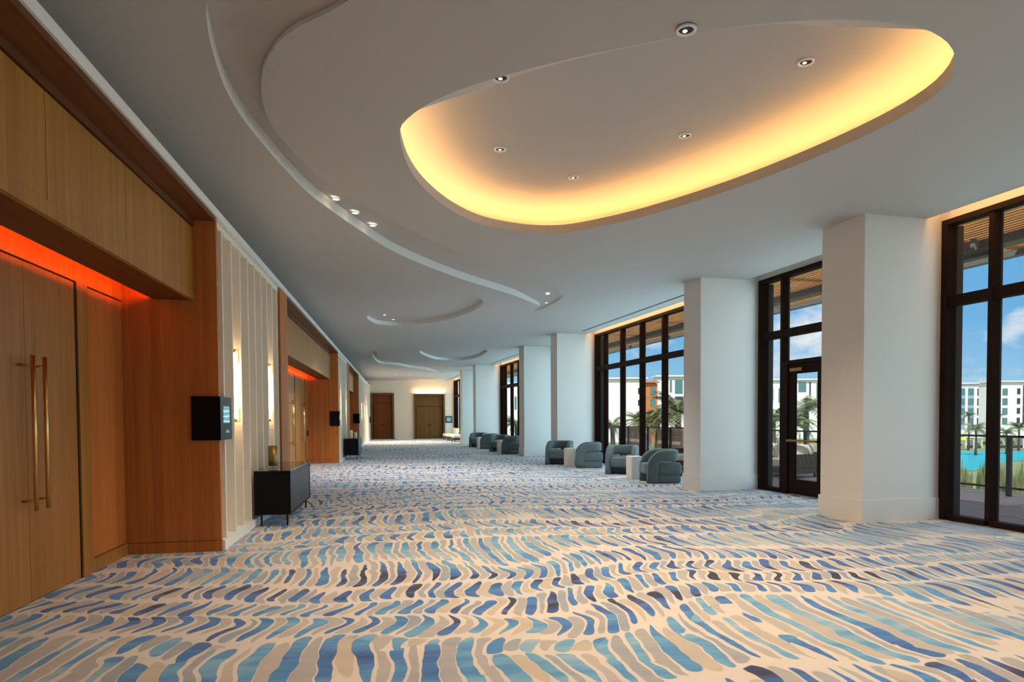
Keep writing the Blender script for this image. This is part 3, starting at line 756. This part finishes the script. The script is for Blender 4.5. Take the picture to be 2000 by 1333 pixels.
CH = [(13.0, 6.83, (.2, -.98), 'teal armchair nearest the viewer, turned side on beside the second pillar'),
      (15.25, 6.98, (-.9, -.62), 'teal armchair facing the viewer across the white side table, second nearest'),
      (17.5, 6.95, (.3, -.95), 'teal armchair turned side on, third from the viewer beside a white side table'),
      (19.0, 6.62, (-.9, -.62), 'teal armchair in front of the third pillar, facing the viewer'),
      (25.2, 6.78, (.5, -.87), 'teal armchair half hidden behind the fourth pillar'),
      (27.0, 6.72, (-.9, -.62), 'second of the far teal armchairs, facing the viewer'),
      (29.5, 6.85, (.5, -.87), 'third of the far teal armchairs, turned side on'),
      (31.5, 6.75, (-.9, -.62), 'farthest teal armchair in front of the fifth pillar')]
for i, (u, v, d, l) in enumerate(CH):
    if i == 0:
        proto.location = RW(v, u); proto.rotation_euler[2] = face(*d); proto['label'] = l
    else: clone(proto, RW(v, u), face(*d), l)
TB = [(13.85, 6.62, 'white oak side table between the two nearest armchairs'), (18.15, 6.62, 'white oak side table between the third and fourth armchairs'), (26.0, 6.5, 'white oak side table between the first two far armchairs'), (30.5, 6.6, 'white oak side table between the last two far armchairs')]
tproto = None
for (u, v, l) in TB:
    if tproto is None:
        tproto = thing('side_table', l, 'side table', (0, 0, 0), group='white oak drum side tables')
        n = 7
        for k in range(4):
            for q in range(3):
                a0 = -.145 + q * .097; z0, z1 = .012, .50
                rect = [(a0 + .002, -.147, z0), (a0 + .095, -.147, z0), (a0 + .095, -.147, z1), (a0 + .002, -.147, z1), (a0 + .006, -.135, z0), (a0 + .091, -.135, z0), (a0 + .091, -.135, z1), (a0 + .006, -.135, z1)]
                R_ = Matrix.Rotation(k * pi / 2, 3, 'Z')
                mesh('stave', [R_ @ Vector(p) for p in rect], [(0, 1, 2, 3), (4, 7, 6, 5), (0, 4, 5, 1), (1, 5, 6, 2), (2, 6, 7, 3), (3, 7, 4, 0)], 'table_white_oak', tproto)
        box('core', 'table_white_oak', tproto, -.137, .137, -.137, .137, .0, .505); box('top', 'table_white_oak', tproto, -.15, .15, -.15, .15, .5, .525, bevel=.004, seg=1)
        tproto.scale = (.9, .9, 1); tproto.location = RW(v, u); tproto.rotation_euler[2] = RA + .06
    else: clone(tproto, RW(v, u), RA + .06, l)

def sofa(base, rz, w, label, group, legs=True, dark='sofa_wood', d=.85, seats=2, arms=True):
    t = thing('sofa', label, 'sofa', (0, 0, 0), group=group)
    box('frame', dark, t, -d / 2, d / 2, -w / 2, w / 2, .10, .24, bevel=.01, seg=1)
    box('back_frame', dark, t, -d / 2, -d / 2 + .06, -w / 2, w / 2, .24, .60, bevel=.01, seg=1)
    if arms:
        for s_ in (-1, 1): box('arm', dark, t, -d / 2 + .06, d / 2 - .02, s_ * w / 2 - (.08 if s_ > 0 else 0), s_ * w / 2 + (.08 if s_ < 0 else 0), .24, .56, bevel=.01, seg=1)
    iw = w - (.18 if arms else .04); sw = iw / seats
    for k in range(seats):
        a = -iw / 2 + k * sw
        box('seat_cushion', 'cushion_white', t, -d / 2 + .2, d / 2 - .01, a + .01, a + sw - .01, .24, .42, bevel=.04, seg=3, smooth=True)
        box('back_cushion', 'cushion_white', t, -d / 2 + .06, -d / 2 + .24, a + .01, a + sw - .01, .38, .78, bevel=.05, seg=3, smooth=True)
    for sx in (-d / 2 + .05, d / 2 - .1):
        for sy in (-w / 2 + .05, w / 2 - .1): box('leg', dark, t, sx, sx + .05, sy, sy + .05, 0, .10)
    t.location = base; t.rotation_euler[2] = rz
    return t
sofa(RW(7.25, 42.4), face(0, -1), 2.0, 'white cushioned sofa with dark base near the end wall', 'white sofas by the end wall', seats=2, arms=False)
sofa(RW(7.25, 39.6), face(0, -1), 1.2, 'white cushioned seat half hidden behind the farthest pillar', 'white sofas by the end wall', seats=1, arms=False)
t = thing('floor_outlet', 'small pale floor outlet cover in carpet by the nearest window', 'outlet', onz(1950, 1052, 0))
c0 = onz(1950, 1052, 0); lathe('cover', 'facade_grey', t, c0, [(.055, 0), (.055, .006), (.05, .008)], 20); lathe('lid', 'trim_and_lit_edge_paint', t, c0, [(.035, .008), (.033, .011)], 16)

# ================================================================== TERRACE
te = thing('terrace', 'stone paved terrace outside the windows', base=(VW, 10, -.06), right=True, kind='structure')
box('slab', 'deck_stone', te, 8.2, 12.25, -6, 52, -.6, -.075)
pv = None
for i in range(26):
    for k in range(4):
        v0 = 8.22 + k * .99; u0 = 2.0 + i * .9
        if pv is None: pv = box('paver', 'deck_stone', te, v0, v0 + .98, u0, u0 + .885, -.075, -.03); p0 = (v0, u0)
        else:
            c = pv.copy(); link(c, te); c.location = (v0 - p0[0], u0 - p0[1], random.uniform(-.003, .003))
GZ = -5.0
rl = thing('railing', 'dark metal terrace railing with clear glass infill', 'railing', (11.55, 12, -.03), right=True)
rv = 11.55; posts = [u for u in [-.4 + 1.75 * k for k in range(13)]] 
posts = [8.95 + 1.75 * k for k in range(-7, 10)]
box('top_rail', 'railing_metal', rl, rv - .03, rv + .03, -4, 25.2, 1.02, 1.06); box('bottom_rail', 'railing_metal', rl, rv - .02, rv + .02, -4, 25.2, .10, .14)
for a in posts: box('post', 'railing_metal', rl, rv - .025, rv + .025, a - .04, a + .04, -.03, 1.02)
for a in posts[:-1]: mesh('glass_panel', [(rv, a + .06, .16), (rv, a + 1.69, .16), (rv, a + 1.69, 1.0), (rv, a + .06, 1.0)], [(0, 1, 2, 3)], 'rail_glass', rl)
r2 = thing('railing', 'dark metal railing running on past the terrace planters', 'railing', (11.55, 28, -.03), right=True)
box('top_rail', 'railing_metal', r2, rv - .03, rv + .03, 25.4, 52, 1.02, 1.06); box('bottom_rail', 'railing_metal', r2, rv - .02, rv + .02, 25.4, 52, .10, .14)
for k in range(14): box('post', 'railing_metal', r2, rv - .025, rv + .025, 25.5 + 1.9 * k, 25.58 + 1.9 * k, -.03, 1.02)
for (u0, u1, v0, v1, l) in ((23.7, 25.7, 11.62, 12.15, 'pink beige masonry planter at the left in the armchair window'), (20.5, 22.4, 11.62, 12.15, 'pink beige masonry planter at the right in the armchair window')):
    t = thing('planter', l, 'planter', ((v0 + v1) / 2, (u0 + u1) / 2, -.03), right=True, group='masonry planters along the terrace railing')
    box('body', 'planter_pink', t, v0 + .03, v1 - .03, u0 + .03, u1 - .03, -.03, .93); box('cap', 'planter_pink', t, v0, v1, u0, u1, .93, .99); box('soil', 'bark', t, v0 + .1, v1 - .1, u0 + .1, u1 - .1, .99, 1.0)
sofa(RW(10.45, 14.2, -.03), face(-.15, -1), 2.4, 'outdoor sofa with white cushions seen through the glass door', 'outdoor sofas on the terrace', seats=2)
sofa(RW(9.55, 16.4, -.03), face(-.3, -1), 1.1, 'white cushioned outdoor armchair behind the nearest teal armchair', 'outdoor sofas on the terrace', seats=1)
# canopy over the terrace
cp = thing('canopy', 'timber slatted canopy with grey steel beams over the terrace', base=(8.3, 12, 4.3), right=True, kind='structure')
box('edge_beam', 'canopy_grey', cp, 11.78, 11.95, -6, 52, 4.28, 4.50); box('wall_beam', 'canopy_grey', cp, 8.26, 8.42, -6, 52, 4.30, 4.52); box('mid_beam', 'canopy_grey', cp, 10.45, 10.75, -6, 52, 4.20, 4.355)
for k in range(18): box('cross_beam', 'canopy_grey', cp, 8.42, 11.78, -4 + k * 3.2, -3.86 + k * 3.2, 4.43, 4.58)
sl = None
for k in range(26):
    v0 = 8.46 + k * .127
    if sl is None: sl = box('slat', 'canopy_slat', cp, v0, v0 + .07, -6, 52, 4.36, 4.425); 
    else:
        c = sl.copy(); link(c, cp); c.location = (k * .127, 0, 0)
t = thing('canopy_speaker', 'black speaker box hung under the canopy by the nearest window', 'speaker', (10.3, 8.6, 4.05), right=True)
box('cabinet', 'speaker_black', t, 10.2, 10.42, 8.3, 8.95, 4.02, 4.15, bevel=.02, seg=2); box('bracket', 'canopy_grey', t, 10.27, 10.35, 8.6, 8.68, 4.15, 4.355)

# ================================================================== GARDEN AND BEYOND
g = tag(mesh('ground', [(-300, -300, GZ), (700, -300, GZ), (700, 900, GZ), (-300, 900, GZ)], [(0, 1, 2, 3)], 'sand_ground'), 'pale sandy garden ground below the terrace', kind='structure')
def water(name, pix, label):
    pts = [onz(x, y, GZ + .03) for x, y in pix]
    return tag(mesh(name, pts, [tuple(range(len(pts)))], 'pool_water'), label, kind='structure')
water('pool', [(1860, 882), (2060, 882), (2080, 905), (1990, 900), (1955, 906), (1925, 912), (1905, 920), (1860, 920)], 'turquoise swimming pool across the garden')
water('pool_edge', [(1840, 958), (1920, 957), (1912, 964), (1840, 966)], 'near turquoise pool end below the railing')
def facade(p0, p1, D, ztop, label, mat='facade_white', depth=6, wins=(), bands=(), roof=None):
    """Building whose front runs between two pixels at distance D; windows are given in pixels on that front."""
    a = at(p0, 817, D); b = at(p1, 817, D); a.z = b.z = 0
    X = (b - a); Wd = X.length; X.normalize(); Yv = Vector((-X.y, X.x, 0))
    if Yv.dot(a) < 0: Yv = -Yv
    t = bpy.data.objects.new('building', None); link(t); t.location = (a.x, a.y, GZ); BASE[t] = Vector((0, 0, GZ))
    t.rotation_euler[2] = math.atan2(X.y, X.x); tag(t, label, 'building', 'buildings across the garden')
    sgn = 1
    def zz(y): return H + (817 - y) / FPX * D
    zt = zz(ztop)
    box('wall', mat, t, 0, Wd, 0, depth, GZ, zt)
    box('roof_slab', 'facade_white' if roof is None else roof, t, -.4, Wd + .4, -.6, depth + .4, zt + .25, zt + .6)
    box('parapet', mat, t, .3, Wd - .3, .3, depth, zt, zt + .25)
    for (x0, x1, y0, y1, m_) in wins:
        w = box('window', m_, t, (x0 - p0) / FPX * D, (x1 - p0) / FPX * D, -.12, .05, zz(y1), zz(y0))
    for (x0, x1, y0, y1, m_) in bands:
        box('facade_panel', m_, t, (x0 - p0) / FPX * D, (x1 - p0) / FPX * D, -.06, .05, zz(y1), zz(y0))
    return t
rows = [765 + 19 * k for k in range(4)]
w = [(x0, x1, y, y + 12.5, 'window_teal') for (x0, x1) in ((1866, 1873), (1877, 1884), (1890, 1901)) for y in rows] + [(1908, 1914, y, y + 13.5, 'window_dark') for y in rows]
bd = [(x0, x1, 763, 845, 'spandrel_blue') for (x0, x1) in ((1876.5, 1884.5), (1889.5, 1901.5))]
facade(1850, 1926, 218, 757, 'white block with teal window strips left of the nearest mullion', wins=w, bands=bd)
w = [(1957, 1967, y + 0, y + 13, 'window_teal') for y in rows] + [(1985.5, 1991.5, y, y + 11, 'window_dark') for y in rows] + [(1997, 2012, y - 6, y + 12, 'window_dark') for y in rows]
facade(1938, 2060, 200, 754, 'white block with small square windows at the right edge', wins=w)
w = [(1520, 1526, 762, 790, 'window_teal'), (1559, 1574, 750, 769, 'window_teal'), (1580, 1583, 750, 786, 'window_dark'), (1594, 1604, 752, 785, 'window_teal'), (1505, 1511, 762, 785, 'facade_grey'), (1540, 1550, 752, 785, 'window_teal')]
facade(1496, 1640, 190, 748, 'white block seen through the glass door', wins=w)
w = [(1246, 1251, 760 + 23 * k, 771 + 23 * k, 'window_dark') for k in range(3)]
facade(1150, 1262, 170, 744, 'large blank white block on the left in the armchair window', wins=w)
w = [(1270, 1280, 759 + 23 * k, 773 + 23 * k, 'window_teal') for k in range(2)]
facade(1261, 1284, 158, 752, 'orange tower with two teal windows', mat='facade_orange', wins=w, depth=5, roof='facade_orange')
w = [(1308, 1312, 745, 768, 'window_teal'), (1318, 1333, 744, 771, 'window_teal'), (1318, 1333, 777, 797, 'window_dark'), (1336, 1350, 744, 771, 'window_teal')]
facade(1283, 1420, 180, 740, 'white block with a glazed corner behind tall palms', wins=w)
facade(985, 1080, 190, 752, 'pale block seen past the far armchairs', wins=[(1005, 1009, 775, 800, 'window_teal')])

FR = {}
def frond_mesh(mat):
    if mat in FR: return FR[mat]
    V_, F_ = [], []
    n = 9; L = 1.0
    for k in range(n):
        t = k / (n - 1); x = L * (t - .12 * t * t); z = .38 * t - .62 * t * t
        for s_ in (-1, 1):
            w = .27 * math.sin(pi * min(1, t * .9 + .12)) + .01
            b = len(V_)
            for q in range(3):
                x0 = x + q * .036
                b = len(V_)
                V_.extend([(x0, 0, z), (x0 + .03, 0, z), (x0 + .10, s_ * w, z - .10 - .1 * w)])
                F_.append((b, b + 1, b + 2) if s_ > 0 else (b, b + 2, b + 1))
        if k < n - 1:
            t2 = (k + 1) / (n - 1); x2 = L * (t2 - .12 * t2 * t2); z2 = .38 * t2 - .62 * t2 * t2
            b = len(V_); V_.extend([(x, -.008, z), (x, .008, z), (x2, .006, z2), (x2, -.006, z2)]); F_.append((b, b + 1, b + 2, b + 3))
    me = bpy.data.meshes.new('frond'); me.from_pydata(V_, [], F_); me.materials.append(MATS[mat]); FR[mat] = me
    return me
def palm(px, py, D, r, label, mat='palm_green', n=34):
    top = at(px, py, D)
    t = thing('palm_tree', label, 'palm', (top.x, top.y, GZ), group='palms in the garden')
    k = .11 * r
    tube('trunk', 'bark', t, [(top.x, top.y, GZ), (top.x + .1, top.y, (GZ + top.z) / 2), (top.x, top.y, top.z)], .14, 8, rad=[.2, .15, .13])
    for i in range(n):
        o = bpy.data.objects.new('frond', frond_mesh(mat)); link(o, t)
        o.location = (0, 0, top.z - GZ); o.scale = (r * random.uniform(.85, 1.1),) * 3
        lv = i / n; o.rotation_euler = (0, random.uniform(-.95, .55) * (1 if i % 2 else .8), i * 2.4 + random.uniform(-.2, .2))
    return t
for a in ((1250, 826, 34, 1.0, 'palm seen left of the orange tower through the armchair window', 'palm_green'), (1284, 822, 31, 1.15, 'palm in front of the orange tower', 'palm_green'), (1324, 803, 28, 1.45, 'tall pale palm at the right of the armchair window', 'palm_pale'), (1196, 834, 36, .9, 'low palm at left of the armchair window', 'palm_green'),
          (1510, 818, 37, 1.3, 'palm left of the glass door', 'palm_green'), (1574, 797, 31, 1.35, 'tall pale palm seen through the glass door', 'palm_pale'), (1546, 828, 25, .9, 'lower palm seen through the glass door', 'palm_green'),
          (1892, 811, 120, 1.1, 'thin palm before the white block beyond the pool', 'palm_green'), (1906, 838, 105, 1.9, 'wide low palm beyond the pool', 'palm_pale'), (1990, 835, 118, 2.0, 'palm before the square windowed block', 'palm_pale'), (1966, 845, 108, 1.6, 'low palm left of the cabanas', 'palm_green'), (1949, 812, 126, 1.0, 'small palm beside the nearest mullion', 'palm_green'), (1008, 828, 52, 1.3, 'palm seen past the far armchairs', 'palm_green')):
    palm(a[0], a[1], a[2], a[3], a[4], a[5])
def shrub(px, py, D, r, label, mat, n=900, up=1.0):
    top = at(px, py, D); V_, F_ = [], []
    hgt = top.z - GZ
    for i in range(n):
        a = random.uniform(0, 2 * pi); rr = r * math.sqrt(random.random()); h = hgt * (1 - .35 * (rr / r) ** 2) * random.uniform(.55, 1.0)
        x, y = rr * math.cos(a), rr * math.sin(a); tw = random.uniform(0, 2 * pi); w = .05 * r + .025
        lx, ly = random.uniform(-.3, .3) * r * .5, random.uniform(-.3, .3) * r * .5
        b = len(V_); dx, dy = w * math.cos(tw), w * math.sin(tw)
        V_ += [(x - dx, y - dy, GZ + h * .55), (x + dx, y + dy, GZ + h * .55), (x + lx, y + ly, GZ + h)]; F_.append((b, b + 1, b + 2))
        b = len(V_); V_ += [(x - dy, y + dx, GZ + h * .3), (x + dy, y - dx, GZ + h * .3), (x - lx, y + ly, GZ + h * .75)]; F_.append((b, b + 1, b + 2))
    t = thing('shrub', label, 'shrub', (top.x, top.y, GZ), group='shrubs below the terrace')
    mesh('foliage', [(x + top.x, y + top.y, z) for x, y, z in V_], F_, mat, t)
    tube('stem', 'bark', t, [(top.x, top.y, GZ), (top.x, top.y, GZ + hgt * .4)], .06, 6)
def row(x0, x1, y, D, n, what, mats):
    r = (x1 - x0) / n * D / FPX * .335
    for k in range(n):
        f = (k + .5) / n
        shrub(x0 + (x1 - x0) * f, y + random.uniform(-9, 9), D + random.uniform(-.8, .8), r, what % ('first', 'second', 'third', 'fourth', 'fifth', 'sixth', 'seventh', 'eighth')[k], mats[k % len(mats)])
row(1868, 2050, 898, 24, 4, '%s grassy shrub from the left behind the railing in the nearest window', ['shrub_dry', 'shrub_green'])
row(1860, 2060, 922, 18, 4, '%s low grass clump from the left at the railing foot in the nearest window', ['shrub_green', 'shrub_dry'])
row(1866, 2056, 908, 20.6, 5, '%s tufted green shrub from the left between the railing grasses in the nearest window', ['shrub_green', 'shrub_dry'])
row(1862, 2050, 889, 29, 5, '%s pale grass clump from the left before the pool in the nearest window', ['shrub_dry', 'shrub_green'])
row(1490, 1630, 828, 27, 3, '%s leafy shrub from the left behind the door railing', ['shrub_green', 'shrub_dry'])
row(1495, 1625, 860, 21, 3, '%s low leafy shrub from the left just beyond the door railing', ['shrub_green', 'shrub_green'])
row(1175, 1350, 836, 38, 4, '%s leafy shrub from the left behind the planters', ['shrub_green', 'shrub_dry'])
row(990, 1030, 845, 46, 2, '%s leafy shrub from the left outside the far window', ['shrub_green', 'shrub_dry'])
row(1850, 2050, 862, 140, 6, '%s green bush from the left beyond the pool', ['shrub_green', 'shrub_green'])
for (px, l) in ((1902, 'white canvas cabana left of the nearest mullion beyond the pool'), (1950, 'white canvas cabana just right of the nearest mullion beyond the pool'), (1975, 'white canvas cabana behind the railing post'), (1998, 'white canvas cabana at the right edge')):
    p = at(px, 868, 128); t = thing('cabana', l, 'cabana', (p.x, p.y, GZ), group='white cabanas beyond the pool')
    a = .9
    for sx in (-a, a):
        for sy in (-a, a): box('post', 'canvas_white', t, p.x + sx - .08, p.x + sx + .08, p.y + sy - .08, p.y + sy + .08, GZ, GZ + 2.1)
    V_ = [(p.x - a - .2, p.y - a - .2, GZ + 2.1), (p.x + a + .2, p.y - a - .2, GZ + 2.1), (p.x + a + .2, p.y + a + .2, GZ + 2.1), (p.x - a - .2, p.y + a + .2, GZ + 2.1), (p.x, p.y, GZ + 2.9)]
    mesh('tent_roof', V_, [(0, 1, 4), (1, 2, 4), (2, 3, 4), (3, 0, 4), (3, 2, 1, 0)], 'canvas_white', t)
    box('back_curtain', 'canvas_white', t, p.x - a, p.x + a, p.y + a - .05, p.y + a, GZ, GZ + 2.1); box('daybed', 'sofa_wood', t, p.x - .8, p.x + .8, p.y - .9, p.y + .9, GZ, GZ + .5)
for (px, l) in ((1882, 'yellow umbrella farther left beyond the pool'), (1891, 'yellow umbrella nearer the palm beyond the pool')):
    p = at(px, 864, 122 if px < 1885 else 131); t = thing('pool_umbrella', l, 'umbrella', (p.x, p.y, GZ), group='yellow umbrellas beyond the pool')
    tube('pole', 'canvas_white', t, [(p.x, p.y, GZ), (p.x, p.y, GZ + 2.3)], .04, 6); lathe('canopy_cloth', 'umbrella_yellow', t, (p.x, p.y, GZ + 1.9), [(1.3, 0), (.05, .5)], 8, smooth=False)
